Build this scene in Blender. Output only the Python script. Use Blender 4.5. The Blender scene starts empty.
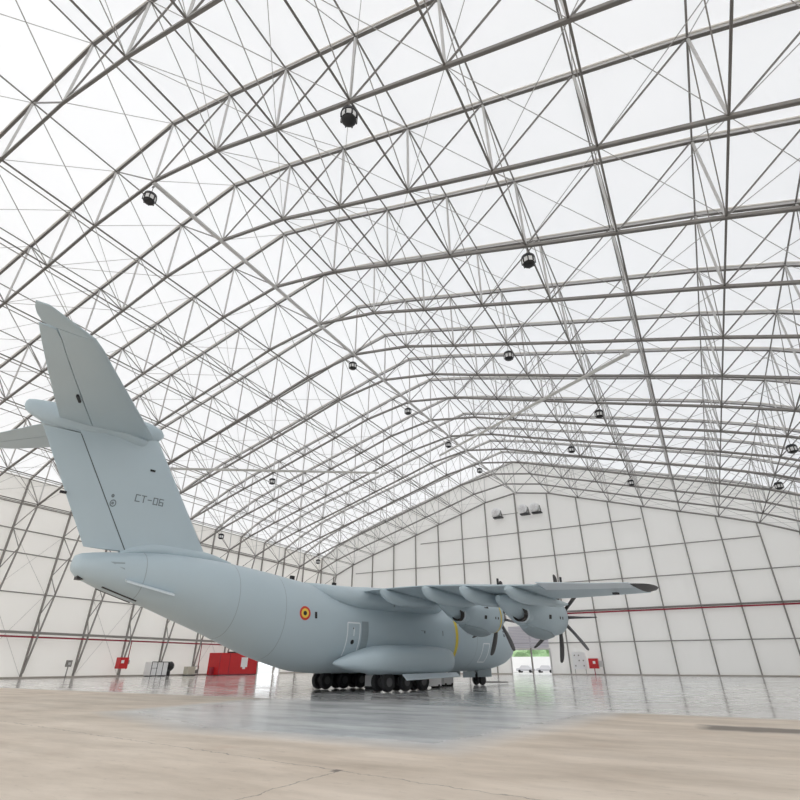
import bpy, math, random
from math import sin, cos, radians, pi, sqrt
from mathutils import Vector, Matrix
random.seed(4)
scene = bpy.context.scene
COL = scene.collection

# ------------------------------------------------------------------ helpers
class MB:
    """collects shapes and links them as ONE mesh object"""
    def __init__(self): self.v = []; self.f = []; self.mi = []; self.cur = 0
    def add(self, vs, fs):
        b = len(self.v); self.v += [tuple(p) for p in vs]
        self.f += [tuple(i + b for i in f) for f in fs]; self.mi += [self.cur] * len(fs)
        return self
    def box(self, c, s, rz=0.0):
        x, y, z = s[0] / 2, s[1] / 2, s[2] / 2; vs = []
        for dx, dy, dz in ((-x,-y,-z),(x,-y,-z),(x,y,-z),(-x,y,-z),(-x,-y,z),(x,-y,z),(x,y,z),(-x,y,z)):
            vs.append((c[0] + dx * cos(rz) - dy * sin(rz), c[1] + dx * sin(rz) + dy * cos(rz), c[2] + dz))
        return self.add(vs, [(0,3,2,1),(4,5,6,7),(0,1,5,4),(1,2,6,5),(2,3,7,6),(3,0,4,7)])
    def tube(self, p0, p1, r, n=6, r1=None):
        p0 = Vector(p0); p1 = Vector(p1); d = (p1 - p0).normalized()
        a = d.cross(Vector((0,0,1)))
        if a.length < 1e-3: a = d.cross(Vector((0,1,0)))
        a.normalize(); b = d.cross(a); r1 = r if r1 is None else r1; vs = []
        for p, rr in ((p0, r), (p1, r1)):
            for i in range(n):
                t = 2 * pi * (i + .5) / n; vs.append(p + (a * cos(t) + b * sin(t)) * rr)
        fs = [(i, (i+1) % n, n + (i+1) % n, n + i) for i in range(n)]
        fs += [tuple(range(n))[::-1], tuple(range(n, 2*n))]
        return self.add(vs, fs)
    def beam(self, p0, p1, w, h, up=(0,0,1)):
        """rectangular bar, w across, h in the direction nearest 'up'"""
        p0 = Vector(p0); p1 = Vector(p1); d = (p1 - p0).normalized(); u = Vector(up)
        s = d.cross(u)
        if s.length < 1e-3: s = d.cross(Vector((0,1,0)))
        s.normalize(); q = s.cross(d).normalized(); vs = []
        for p in (p0, p1):
            for a, b in ((-1,-1),(1,-1),(1,1),(-1,1)): vs.append(p + s * (a * w / 2) + q * (b * h / 2))
        return self.add(vs, [(3,2,1,0),(4,5,6,7),(0,1,5,4),(1,2,6,5),(2,3,7,6),(3,0,4,7)])
    def loft(self, rings, cap=True):
        n = len(rings[0]); vs = [p for r in rings for p in r]; fs = []
        for k in range(len(rings) - 1):
            for i in range(n):
                fs.append((k*n + i, k*n + (i+1) % n, (k+1)*n + (i+1) % n, (k+1)*n + i))
        if cap: fs += [tuple(range(n))[::-1], tuple(range((len(rings)-1)*n, len(rings)*n))]
        return self.add(vs, fs)
    def lathe(self, c, prof, n=20, axis='z'):
        rings = []
        for r, h in prof:
            ring = []
            for i in range(n):
                t = 2 * pi * i / n
                if axis == 'z': ring.append((c[0] + r*cos(t), c[1] + r*sin(t), c[2] + h))
                elif axis == 'x': ring.append((c[0] + h, c[1] + r*cos(t), c[2] + r*sin(t)))
                else: ring.append((c[0] + r*sin(t), c[1] + h, c[2] + r*cos(t)))
            rings.append(ring)
        return self.loft(rings)
    def poly(self, pts): return self.add(pts, [tuple(range(len(pts)))])
    def mesh(self, name, mats, smooth=False, angle=35):
        me = bpy.data.meshes.new(name); me.from_pydata(self.v, [], self.f)
        if not isinstance(mats, (list, tuple)): mats = [mats]
        for m in mats: me.materials.append(m)
        for p, i in zip(me.polygons, self.mi): p.material_index = i
        me.validate(); me.update()
        import bmesh
        bm = bmesh.new(); bm.from_mesh(me); bmesh.ops.recalc_face_normals(bm, faces=bm.faces[:])
        if smooth:
            lim = radians(angle)
            for f in bm.faces: f.smooth = True
            for e in bm.edges:
                if len(e.link_faces) == 2 and e.calc_face_angle(0) > lim: e.smooth = False
        bm.to_mesh(me); bm.free()
        return me
    def build(self, name, mats, parent=None, smooth=False, angle=35, loc=None):
        return link(name, self.mesh(name, mats, smooth, angle), parent, loc)

def link(name, me, parent=None, loc=None):
    o = bpy.data.objects.new(name, me); COL.objects.link(o)
    if parent: o.parent = parent
    if loc: o.location = loc
    return o
def tag(o, label, cat, group=None):
    o['label'] = label; o['category'] = cat
    if group: o['group'] = group
    return o
def thing(name, label, cat, loc=(0,0,0), rz=0, group=None):
    o = bpy.data.objects.new(name, None); COL.objects.link(o); o.location = loc; o.rotation_euler = (0,0,rz)
    o.empty_display_size = .5
    return tag(o, label, cat, group)
def struct(name, mb, m, **k):
    o = mb.build(name, m, **k); o['kind'] = 'structure'; return o
def copy_tree(o, parent=None, keep=None):
    c = o.copy(); COL.objects.link(c)
    if parent: c.parent = parent
    for ch in (KIDS.get(o) or list(o.children)): copy_tree(ch, c)
    return c
KIDS = {}
ORD = ['first','second','third','fourth','fifth','sixth','seventh','eighth','ninth','tenth','eleventh','twelfth','thirteenth','fourteenth','fifteenth','sixteenth']

# ------------------------------------------------------------------ materials
def nm(name):
    m = bpy.data.materials.new(name); m.use_nodes = True
    return m, m.node_tree.nodes, m.node_tree.links, m.node_tree.nodes['Principled BSDF']
def mat(name, c, rough=.5, metal=0., var=0., scale=3., spec=.5, c2=None, stretch=None):
    m, N, L, b = nm(name)
    b.inputs['Roughness'].default_value = rough; b.inputs['Metallic'].default_value = metal
    b.inputs['Specular IOR Level'].default_value = spec
    if var or c2:
        tc = N.new('ShaderNodeTexCoord'); no = N.new('ShaderNodeTexNoise'); mp = N.new('ShaderNodeMapping')
        if stretch: mp.inputs['Scale'].default_value = stretch
        no.inputs['Scale'].default_value = scale; no.inputs['Detail'].default_value = 4
        r = N.new('ShaderNodeMix'); r.data_type = 'RGBA'
        a = tuple(max(0, x * (1 - var)) for x in c); d = c2 or tuple(min(1, x * (1 + var)) for x in c)
        r.inputs[6].default_value = (*a, 1); r.inputs[7].default_value = (*d, 1)
        L.new(tc.outputs['Object'], mp.inputs[0]); L.new(mp.outputs[0], no.inputs['Vector'])
        L.new(no.outputs['Fac'], r.inputs[0]); L.new(r.outputs[2], b.inputs['Base Color'])
    else: b.inputs['Base Color'].default_value = (*c, 1)
    return m
def fabric(name, c, trans, seam=None):
    """coated hall fabric: daylight comes through it"""
    m, N, L, b = nm(name); N.remove(b)
    out = N['Material Output']; d = N.new('ShaderNodeBsdfDiffuse'); t = N.new('ShaderNodeBsdfTranslucent'); mx = N.new('ShaderNodeMixShader')
    tc = N.new('ShaderNodeTexCoord'); no = N.new('ShaderNodeTexNoise'); no.inputs['Scale'].default_value = .12; no.inputs['Detail'].default_value = 3
    r = N.new('ShaderNodeMix'); r.data_type = 'RGBA'
    r.inputs[6].default_value = (*[x * .975 for x in c], 1); r.inputs[7].default_value = (*[min(1, x * 1.01) for x in c], 1)
    L.new(tc.outputs['Object'], no.inputs['Vector']); L.new(no.outputs['Fac'], r.inputs[0])
    L.new(r.outputs[2], d.inputs['Color']); L.new(r.outputs[2], t.inputs['Color'])
    mx.inputs[0].default_value = trans; L.new(d.outputs[0], mx.inputs[1]); L.new(t.outputs[0], mx.inputs[2]); L.new(mx.outputs[0], out.inputs[0])
    return m
M = {}
M['roof'] = fabric('roof_fabric', (.945,.953,.972), .39)
M['wall'] = fabric('wall_fabric', (.93,.91,.87), .2)
M['wall_far'] = fabric('far_wall_fabric', (.93,.915,.885), .2)
M['steel'] = mat('galvanised_steel', (.30,.285,.265), .5, .1, .12, 1.5)
M['steel_dark'] = mat('dark_steel_rod', (.24,.23,.22), .5, .1)
M['steel_shade'] = mat('dark_steel_shade', (.17,.16,.15), .55)  # chord underside shade put into the colour; also the dark lower purlin tubes
M['steel_light'] = mat('bright_steel', (.62,.61,.60), .45, .1, .08, 2)
M['track'] = mat('aluminium_rail', (.80,.77,.72), .45, .1)
M['wire'] = mat('wire_rope', (.42,.41,.40), .5, .2)
M['duct'] = mat('white_tube_paint', (.62,.61,.58), .5)
M['red'] = mat('red_paint', (.60,.015,.02), .4, 0, .1, 1)
M['red_dull'] = mat('fire_pipe_red', (.35,.03,.05), .5)
M['grey_paint'] = mat('aircraft_grey', (.47,.565,.615), .42, 0, .05, .35)
M['grey_deep'] = mat('aircraft_grey_darker', (.30,.36,.39), .5, 0, .08, .6)
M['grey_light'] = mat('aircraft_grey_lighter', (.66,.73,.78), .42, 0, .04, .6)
M['tip'] = mat('tip_shade', (.045,.042,.04), .5)  # shade of the downward-facing wing tip put into its colour
M['line'] = mat('panel_line', (.10,.12,.13), .6)
M['mark'] = mat('stencil_grey', (.16,.19,.21), .6)
M['mark_white'] = mat('stencil_pale', (.82,.86,.88), .6)
M['black'] = mat('black_plastic', (.012,.012,.014), .45)
M['rubber'] = mat('tyre_rubber', (.02,.02,.022), .75, 0, .2, 8)
M['blade'] = mat('blade_composite', (.05,.048,.05), .45, 0, .15, 3)
M['gunmetal'] = mat('hub_metal', (.10,.10,.105), .35, .6)
M['soot'] = mat('exhaust_dark', (.035,.03,.028), .7, 0, .3, 5)
M['yellow'] = mat('warning_yellow', (.85,.66,.08), .5)
M['ryellow'] = mat('roundel_yellow', (.85,.60,.08), .5)
M['rred'] = mat('roundel_red', (.62,.05,.03), .5)
M['white'] = mat('white_enamel', (.88,.88,.88), .4, 0, .04, 1)
M['offwhite'] = mat('beige_enamel', (.60,.58,.48), .5, 0, .05, 1)
M['chrome'] = mat('gear_strut', (.45,.46,.47), .25, .8)
M['shutter'] = mat('lilac_shutter', (.58,.56,.62), .5)
M['leaf'] = mat('hedge_leaf', (.30,.46,.24), .7, 0, .4, 3)
M['asphalt'] = mat('apron_concrete', (.5,.5,.5), .8, 0, .03, .2)
M['cargrey'] = mat('car_paint', (.5,.5,.53), .3)
m, N, L, b = nm('lamp_glass'); b.inputs['Base Color'].default_value = (.9,.9,.9,1); b.inputs['Roughness'].default_value = .3
b.inputs['Transmission Weight'].default_value = .7; M['lens'] = m

def floor_material():
    m, N, L, b = nm('hangar_floor_concrete')
    tc = N.new('ShaderNodeTexCoord')
    def math_(op, a, c=None, clamp=False):
        n = N.new('ShaderNodeMath'); n.operation = op; n.use_clamp = clamp
        for i, x in enumerate((a, c)):
            if x is None: continue
            if isinstance(x, (int, float)): n.inputs[i].default_value = x
            else: L.new(x, n.inputs[i])
        return n.outputs[0]
    def noise(sc, det=5, rough=.55, mapscale=(1,1,1)):
        mp = N.new('ShaderNodeMapping'); mp.inputs['Scale'].default_value = mapscale
        L.new(tc.outputs['Object'], mp.inputs[0])
        n = N.new('ShaderNodeTexNoise'); n.inputs['Scale'].default_value = sc; n.inputs['Detail'].default_value = det
        n.inputs['Roughness'].default_value = rough; L.new(mp.outputs[0], n.inputs['Vector']); return n.outputs['Fac']
    def mix(f, a, c):
        r = N.new('ShaderNodeMix'); r.data_type = 'RGBA'
        L.new(f, r.inputs[0]) if not isinstance(f, float) else None
        for i, x in ((6, a), (7, c)):
            if isinstance(x, tuple): r.inputs[i].default_value = (*x, 1)
            else: L.new(x, r.inputs[i])
        return r.outputs[2]
    sep = N.new('ShaderNodeSeparateXYZ'); L.new(tc.outputs['Object'], sep.inputs[0]); X, Y = sep.outputs[0], sep.outputs[1]
    wob = math_('MULTIPLY', math_('SUBTRACT', noise(.35, 5), .5), 5.0)
    wob2 = math_('MULTIPLY', math_('SUBTRACT', noise(1.6, 5), .5), 1.2)
    def half(nx, ny, d):            # signed distance, positive inside
        l = sqrt(nx*nx + ny*ny)
        return math_('SUBTRACT', math_('ADD', math_('MULTIPLY', X, nx / l), math_('MULTIPLY', Y, ny / l)), d / l)
    def inside(hs, soft, amt):
        cur = hs[0]
        for h in hs[1:]: cur = math_('MINIMUM', cur, h)
        cur = math_('ADD', cur, math_('MULTIPLY', wob, amt)); cur = math_('ADD', cur, math_('MULTIPLY', wob2, amt * .6))
        return math_('DIVIDE', cur, soft, True)
    # dark polished slab in front of the aircraft
    slab = inside([half(0, 1, 10.6), half(-1, .15, 4.7 + .15*12 - .35), half(.36, 1, 13.4 - .36*21), half(1, .1, -20.5+1.0)], 1.8, .12)
    # sealed, glossy far part of the floor, its edge along a joint
    far = inside([half(.02, 1, 22.4)], .7, .02)
    gloss = math_('MAXIMUM', slab, far)
    # colours
    streak = noise(.5, 8, .65, (.5, 1.6, 1)); blot = noise(.16, 6, .6); fine = noise(4, 8, .7, (.6, 1.4, 1))
    rampb = N.new('ShaderNodeMapRange'); rampb.inputs[1].default_value = .35; rampb.inputs[2].default_value = .68; L.new(blot, rampb.inputs[0])
    ramps = N.new('ShaderNodeMapRange'); ramps.inputs[1].default_value = .3; ramps.inputs[2].default_value = .7; L.new(streak, ramps.inputs[0])
    tan = mix(ramps.outputs[0], (.48,.39,.305), (.80,.69,.575))
    tan = mix(rampb.outputs[0], tan, mix(ramps.outputs[0], (.60,.51,.415), (.82,.725,.625)))
    rust = N.new('ShaderNodeMapRange'); rust.inputs[1].default_value = .62; rust.inputs[2].default_value = .78; L.new(noise(.45, 6, .6, (1, 2, 1)), rust.inputs[0])
    tan = mix(math_('MULTIPLY', rust.outputs[0], .6), tan, (.58,.42,.32))
    greyc = mix(ramps.outputs[0], (.46,.465,.47), (.80,.795,.785))
    farc = mix(rampb.outputs[0], (.60,.575,.55), (.74,.715,.685))
    colr = mix(far, tan, farc); colr = mix(slab, colr, greyc)
    # dark scuffs and the rubber stains
    st = inside([half(0, 1, 18.1), half(0, -1, -19.7), half(1, 0, -.8), half(-1, 0, -3.2)], .4, .22)
    colr = mix(math_('MULTIPLY', st, .75), colr, (.10,.085,.075))
    s2 = inside([half(0, 1, 8.3), half(0, -1, -8.55), half(1, 0, -6.0), half(-1, 0, 5.8)], .05, .02)
    colr = mix(math_('MULTIPLY', s2, .8), colr, (.10,.08,.07))
    fm = N.new('ShaderNodeMapRange'); fm.inputs[1].default_value = .58; fm.inputs[2].default_value = .74; L.new(fine, fm.inputs[0])
    colr = mix(math_('MULTIPLY', fm.outputs[0], .6), colr, (.38,.32,.26))
    # hairline cracks and slab joints
    jit = math_('MULTIPLY', math_('SUBTRACT', noise(2.5, 6), .5), .35)
    j1 = math_('LESS_THAN', math_('ABSOLUTE', math_('ADD', math_('ADD', Y, jit), math_('SUBTRACT', math_('MULTIPLY', X, .12), 7.75))), .012)
    j2 = math_('LESS_THAN', math_('ABSOLUTE', math_('ADD', math_('ADD', X, jit), 5.85)), .012)
    j2 = math_('MULTIPLY', j2, math_('LESS_THAN', Y, 8.4))
    cr = math_('MAXIMUM', j1, j2)
    colr = mix(math_('MULTIPLY', cr, .6), colr, (.13,.105,.085))
    L.new(colr, b.inputs['Base Color'])
    ro = math_('ADD', .60, math_('MULTIPLY', ramps.outputs[0], .16))
    glr = math_('ADD', .07, math_('MULTIPLY', ramps.outputs[0], .10))
    glr = math_('ADD', glr, math_('MULTIPLY', math_('MULTIPLY', slab, math_('SUBTRACT', 1.0, far)), .08))
    r = N.new('ShaderNodeMix'); r.data_type = 'FLOAT'; L.new(gloss, r.inputs[0]); L.new(ro, r.inputs[2]); L.new(glr, r.inputs[3])
    L.new(r.outputs[0], b.inputs['Roughness'])
    b.inputs['Specular IOR Level'].default_value = .5
    return m
M['floor'] = floor_material()

# ------------------------------------------------------------------ hall dimensions (camera stands at x=0, y=0)
RX = -28.1                         # x of the ridge
S = 6.685                          # bay
def FY(n): return 100 - S * (14 - n)
OUT = [(0,39.95),(6.6,38.4),(12.1,36.8),(17.7,35.25),(23.2,33.7),(28.7,32.15),(34.3,30.6),(39.8,28.75),(45.0,26.5),(49.1,24.3)]
INN = [(0,33.2),(6.7,32.1),(12.2,30.4),(17.7,28.78),(23.3,27.08),(28.9,25.45),(34.4,23.85),(39.8,22.1),(44.6,20.1)]
def interp(T, u):
    u = abs(u)
    for (a, za), (b_, zb) in zip(T, T[1:]):
        if u <= b_: return za + (zb - za) * (u - a) / (b_ - a)
    return T[-1][1]
XL, XR = RX - 49.1, RX + 49.1
YN, YF = FY(-2) - .35, 100.35
NF = list(range(-2, 15)); NT = list(range(0, 15))

# floor
struct('floor', MB().poly([(XL-.3,YN,0),(XR+.3,YN,0),(XR+.3,YF,0),(XL-.3,YF,0)]), M['floor'])
# roof fabric as one folded sheet with thickness
g = MB(); prof = [(-u, z) for u, z in reversed(OUT)] + OUT[1:]
lo = [(RX + u*1.004, z + .24) for u, z in prof]; hi = [(x, z + .06) for x, z in lo]
ring = lambda Y: [(x, Y, z) for x, z in lo]
pts = ring(YN) + ring(YF); k = len(lo)
for i in range(k - 1): g.poly([pts[i], pts[i+1], pts[k+i+1], pts[k+i]])
struct('ceiling', g, M['roof'])
ZE = OUT[-1][1] + .24
# left wall with a doorway, right wall
DY0, DY1, DH = 82.3, 88.5, 3.6
g = MB(); x = XL - .2
g.poly([(x,YN,0),(x,DY0,0),(x,DY0,ZE),(x,YN,ZE)]); g.poly([(x,DY0,DH),(x,DY1,DH),(x,DY1,ZE),(x,DY0,ZE)]); g.poly([(x,DY1,0),(x,YF,0),(x,YF,ZE),(x,DY1,ZE)])
struct('wall_left', g, M['wall'])
struct('wall_right', MB().poly([(XR+.2,YN,0),(XR+.2,YF,0),(XR+.2,YF,ZE),(XR+.2,YN,ZE)]), M['wall'])
def gable(Y, hole=None):
    g = MB()
    xs = sorted(set([p[0] for p in lo] + ([hole[0], hole[1]] if hole else [])))
    zt = lambda x: next((za + (zb-za)*(x-xa)/(xb-xa) for (xa,za),(xb,zb) in zip(lo, lo[1:]) if xa <= x <= xb), ZE)
    for a, b_ in zip(xs, xs[1:]):
        z0 = hole[2] if hole and a >= hole[0] - 1e-6 and b_ <= hole[1] + 1e-6 else 0
        g.poly([(a,Y,z0),(b_,Y,z0),(b_,Y,zt(b_)),(a,Y,zt(a))])
    return g
FD = (-32.3, -25.3, 3.95)
struct('wall_far', gable(YF, FD), M['wall_far'])
ND = (-62, 10, 17)                 # assumed unseen door opening, added so daylight reaches floor and aircraft rear
struct('wall_near', gable(YN, ND), M['wall_far'])
# kerbs along the walls
g = MB().box((XL-.02,(YN+YF)/2,.1),(.3,YF-YN-.5,.2)); g2 = MB()
g2 = MB(); g2.box(((XL+FD[0])/2,YF-.2,.09),(FD[0]-XL,.25,.18)); g2.box(((XR+FD[1])/2,YF-.2,.09),(XR-FD[1],.25,.18))
M['kerb'] = mat('kerb_concrete', (.45,.41,.37), .8, 0, .1, 1)
g = MB(); g.box((XL-.02,(YN+DY0)/2,.1),(.3,DY0-YN-.5,.2)); g.box((XL-.02,(YF+DY1)/2,.1),(.3,YF-DY1-.5,.2))
struct('baseboard_left', g, M['kerb']); struct('baseboard_far', g2, M['kerb'])
# doorways
g = MB()
for xx in (FD[0]-.1, FD[1]+.1): g.box((xx,YF-.12,FD[2]/2),(.22,.3,FD[2]))
g.box(((FD[0]+FD[1])/2,YF-.12,FD[2]+.1),(FD[1]-FD[0]+.42,.3,.22))
d1 = struct('door_1', g, M['steel_light'])
g = MB()
for i in range(14): g.box(((FD[0]+FD[1])/2,YF-.36,FD[2]+.42+i*.26),(FD[1]-FD[0]+.2,.06,.22))
sh = g.build('shutter_panel', M['shutter'], d1)
g = MB()
for yy in (DY0-.1, DY1+.1): g.box((XL-.1,yy,DH/2),(.25,.2,DH))
g.box((XL-.1,(DY0+DY1)/2,DH+.1),(.25,DY1-DY0+.4,.2)); struct('door_2', g, M['steel_light'])

# ------------------------------------------------------------------ truss frames
def frame_proto():
    t = bpy.data.objects.new('roof_truss', None); COL.objects.link(t); kids = []
    P = lambda T, i, s: (s * T[i][0], 0, T[i][1])
    base = lambda s: (s*49.1, 0, 0.02)
    oc = [base(-1)] + [P(OUT,i,-1) for i in range(9,0,-1)] + [P(OUT,i,1) for i in range(0,10)] + [base(1)]
    g = MB(); tr = MB()
    for a, b_ in zip(oc, oc[1:]):
        up = (0,0,1) if abs(a[0]-b_[0]) > .5 else (1,0,0)
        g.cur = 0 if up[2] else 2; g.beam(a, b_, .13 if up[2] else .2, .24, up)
        if up[2]: g.cur = 1; g.beam((a[0],0,a[2]-.15), (b_[0],0,b_[2]-.15), .19, .06)  # added dark strip, the chord's shaded underside given as colour
    for a, b_ in zip(oc[1:-1], oc[2:-1]): tr.beam((a[0],0,a[2]+.185), (b_[0],0,b_[2]+.185), .24, .10)
    uc = link('upper_chord', g.mesh('upper_chord', [M['steel_light'], M['steel_shade'], M['steel']]), t); kids.append(uc)
    sub = link('keder_rail', tr.mesh('keder_rail', M['track']), uc); KIDS[uc] = [sub]
    ic = [(-48.9,0,.6)] + [P(INN,i,-1) for i in range(8,0,-1)] + [P(INN,i,1) for i in range(0,9)] + [(48.9,0,.6)]
    g = MB()
    for a, b_ in zip(ic, ic[1:]):
        hi = a[2] > 15 and b_[2] > 15
        g.cur = 0; g.beam(a, b_, .15, .20, (0,0,1) if hi else (1,0,0))
        if hi: g.cur = 1; g.beam((a[0],0,a[2]-.13), (b_[0],0,b_[2]-.13), .17, .06)  # same painted underside shade along the lower chord
    kids.append(link('lower_chord', g.mesh('lower_chord', [M['steel'], M['steel_shade']]), t))
    def web(name, a, b_, r, m):
        kids.append(link(name, MB().tube(a, b_, r, 6).mesh(name, m), t))
    web('strut', P(OUT,0,1), P(INN,0,1), .085, M['steel_light'])
    for s in (-1, 1):
        for i in range(1, 9):
            web('strut', P(OUT,i,s), P(INN,i,s), .085, M['steel_light'])
            web('diagonal', P(INN,i-1,s), P(OUT,i,s), .06, M['steel_dark'])
        web('strut', P(OUT,9,s), P(INN,8,s), .07, M['steel'])
        inx = lambda z: s * (48.9 + (44.6 - 48.9) * (z - .6) / (19.9 - .6))
        zs = [(19.9, 17.7), (17.7, 14.7), (14.7, 12.3), (12.3, 9.9), (9.9, 7.4), (7.4, 5.0)]
        for j, (za, zb) in enumerate(zs):
            if j % 2 == 0: web('diagonal', (inx(za),0,za), (s*49.1,0,zb), .06, M['steel'])
            else: web('diagonal', (s*49.1,0,za), (inx(zb),0,zb), .06, M['steel'])
        web('diagonal', (s*49.1,0,20.9), (inx(19.9),0,19.9), .06, M['steel'])
    KIDS[t] = kids
    return t
proto = frame_proto()
for j, n in enumerate(NT):
    o = proto if j == 0 else copy_tree(proto)
    o.location = (RX, FY(n), 0)
    k = 14 - n
    if k == 0: lab = 'grey steel truss frame standing flat against the far end wall'
    else: lab = 'grey steel truss frame across the hall, %s in front of far end wall' % ORD[k-1]
    tag(o, lab, 'roof truss', 'steel truss frames carrying the roof')

# ridge tube, heavier than all others
g = MB(); g.tube((RX,FY(1),33.0),(RX,FY(14),33.0),.17,10); g.tube((RX-.36,FY(1),33.25),(RX-.36,FY(14),33.25),.06,6)
tag(g.build('ridge_tube', M['steel_light'], smooth=True), 'thick pale ridge tube running down the middle under the roof peak', 'ridge beam')

# purlin trusses: one line of tubes at every panel point, braced down its length
def purlin_proto(i, s):
    """returns parent with children; all lines are built once, since heights differ"""
    uo, zo = OUT[i]; k = min(i, 8); ui, zi = INN[k]
    side = 'left' if s < 0 else 'right'
    if i == 0: lab = 'twin tube purlin line running along the roof peak above the ridge tube'
    elif i == 9: lab = 'eaves tube line along the top of the %s side wall' % side
    else: lab = 'long twin tube purlin line on the %s roof slope, %s down from the ridge' % (side, ORD[i-1])
    t = thing('purlin_line', lab, 'purlin', (RX, 0, 0), 0, 'purlin lines running the length of the hall')
    y0, y1 = FY(-2), FY(14)
    MB().tube((s*uo,y0,zo),(s*uo,y1,zo),.06,6).build('upper_tube', M['steel_dark'], t)
    if i == 9: return
    if i: MB().tube((s*ui,y0,zi),(s*ui,y1,zi),.065,6).build('lower_tube', M['steel_shade'], t)
    if i and s < 0: MB().tube((s*(ui+.55),y0,zi-.05),(s*(ui+.55),y1,zi-.05),.05,6).build('lower_tube', M['steel'], t)
    a = MB().tube((s*uo,0,zo),(s*ui,S,zi),.035,5).mesh('brace_rod', M['steel'])
    b_ = MB().tube((s*ui,0,zi),(s*uo,S,zo),.025,4).mesh('stay_wire', M['wire'])
    for n in NF[:-1]:
        link('brace_rod', a, t, (0, FY(n), 0)); link('stay_wire', b_, t, (0, FY(n), 0))
    if i < 8 and i > 0:
        u2, z2 = INN[i+1]; g = MB()
        g.tube((s*ui,0,zi),(s*u2,S,z2),.022,4); g.tube((s*u2,0,z2),(s*ui,S,zi),.022,4)
        w = g.mesh('cross_wires', M['wire'])
        for n in NF[:-1]:
            if n % 2 or s > 0: link('cross_wires', w, t, (0, FY(n), 0))
purlin_proto(0, 1)
for i in range(1, 10):
    for s in (-1, 1): purlin_proto(i, s)

# ------------------------------------------------------------------ left / right wall rails
for s, side in ((-1, 'left'), (1, 'right')):
    for z, w in ((9.9,'second'), (14.7,'third'), (17.6,'fourth'), (20.9,'top')):
        tag(MB().beam((RX+s*49.22,YN+.4,z),(RX+s*49.22,YF-.4,z),.1,.14).build('wall_rail', M['steel']),
            'horizontal grey rail along the %s side wall, %s one above the floor' % (side, w), 'wall rail', 'rails of the side walls')
tag(MB().box((XL+1.0,(YN+YF)/2,5.2),(.5,YF-YN-1,.3)).build('cable_tray', M['steel']), 'grey cable tray along the left wall above the red pipe', 'cable tray')
g = MB().tube((XL+.95,YN+.5,4.72),(XL+.95,YF-.6,4.72),.11,8)
for n in (7, 9, 12): g.tube((XL+.95,FY(n)+.4,4.72),(XL+.95,FY(n)+.4,1.0),.07,8)
tag(g.build('fire_pipe', M['red_dull'], smooth=True), 'dark red fire pipe running along the left wall', 'pipe')
for n in (2, 4, 6, 9):
    y0, y1 = FY(n)+.1, FY(n+1)-.1; g = MB()
    for za, zb in ((.2,9.9),(9.9,17.6)):
        g.tube((XL+.05,y0,za),(XL+.05,y1,zb),.018,4); g.tube((XL+.0,y0,zb),(XL+.0,y1,za),.018,4)
    tag(g.build('wall_bracing', M['wire']), 'thin crossed stay rods on the left wall, bay %s from the far wall' % ORD[13-n], 'bracing', 'stay rods on the left wall')

# ------------------------------------------------------------------ far wall posts and rails
PU = [0,6.6,12.1,17.7,23.25,28.8,34.35,39.8,45.0]
cols = [RX - .45 + math.copysign(PU[abs(k)], k) for k in range(-8, 9)]
for k, xx in zip(range(-8, 9), cols):
    top = interp(INN, xx-RX) if abs(xx-RX) < 44.6 else 19.9
    lab = 'tall grey post in the middle of the far end wall' if k == 0 else 'grey upright post of the far end wall, %s one %s of the middle post' % (ORD[abs(k)-1], 'left' if k < 0 else 'right')
    c_ = tag(MB().beam((xx,YF-.2,.02),(xx,YF-.2,top),.2 if k else .28,.22,(0,1,0)).build('wall_post', M['steel']), lab, 'post', 'posts of the far end wall')
for z, u, w in ((5,48.9,'lowest'),(10,48.9,'second'),(15,46.5,'third'),(20,39.2,'fourth'),(25,22.4,'top')):
    tag(MB().beam((RX-u,YF-.27,z),(RX+u,YF-.27,z),.14,.16).build('wall_rail', M['steel']), 'horizontal grey rail across the far end wall, %s one' % w, 'wall rail', 'rails of the far end wall')
tag(MB().beam((RX-5.6,YF-.27,29.0),(RX,YF-.27,29.0),.12,.12).build('wall_rail', M['steel']), 'short grey rail just under the left roof vent on the far wall', 'wall rail')
g = MB().tube((-31,YF-.445,9.72),(XR-1,YF-.445,9.72),.13,8)
tag(g.build('fire_pipe', M['red_dull'], smooth=True), 'dark red fire pipe running across the far end wall', 'pipe')
tag(MB().box(((-31+XR)/2,YF-.50,10.14),(XR+30,.36,.10)).build('cable_tray', M['steel']), 'grey cable tray across the far end wall above the red pipe', 'cable tray')
# round vents high on the far wall
for xx, lab in ((-32.6,'round silver ventilation fan left of the middle post near the roof peak'),(-26.9,'middle one of three silver ventilation fans near the roof peak'),(-24.5,'rightmost silver ventilation fan near the roof peak')):
    t = thing('wall_fan', lab, 'fan', (xx, YF-.1, 29.5), 0, 'silver ventilation fans under the roof peak')
    MB().lathe((0,0,0), [(.2,0),(.95,0),(1.0,-.5),(.9,-1.0),(.6,-1.15),(.15,-1.2)], 20, 'y').build('fan_housing', M['white'], t, True)
    g = MB()
    for a in range(6): g.beam((.12*cos(a*pi/3),-1.2,.12*sin(a*pi/3)),(.62*cos(a*pi/3),-1.16,.62*sin(a*pi/3)),.05,.04,(0,1,0))
    g.build('fan_blade', M['steel_light'], t)
    g = MB(); g.box((.35,-.55,-1.08),(1.9,1.2,.2)); g.beam((1.1,-.1,-1.0),(1.1,-1.0,.2),.12,.14); g.build('bracket', M['black'], t)

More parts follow.
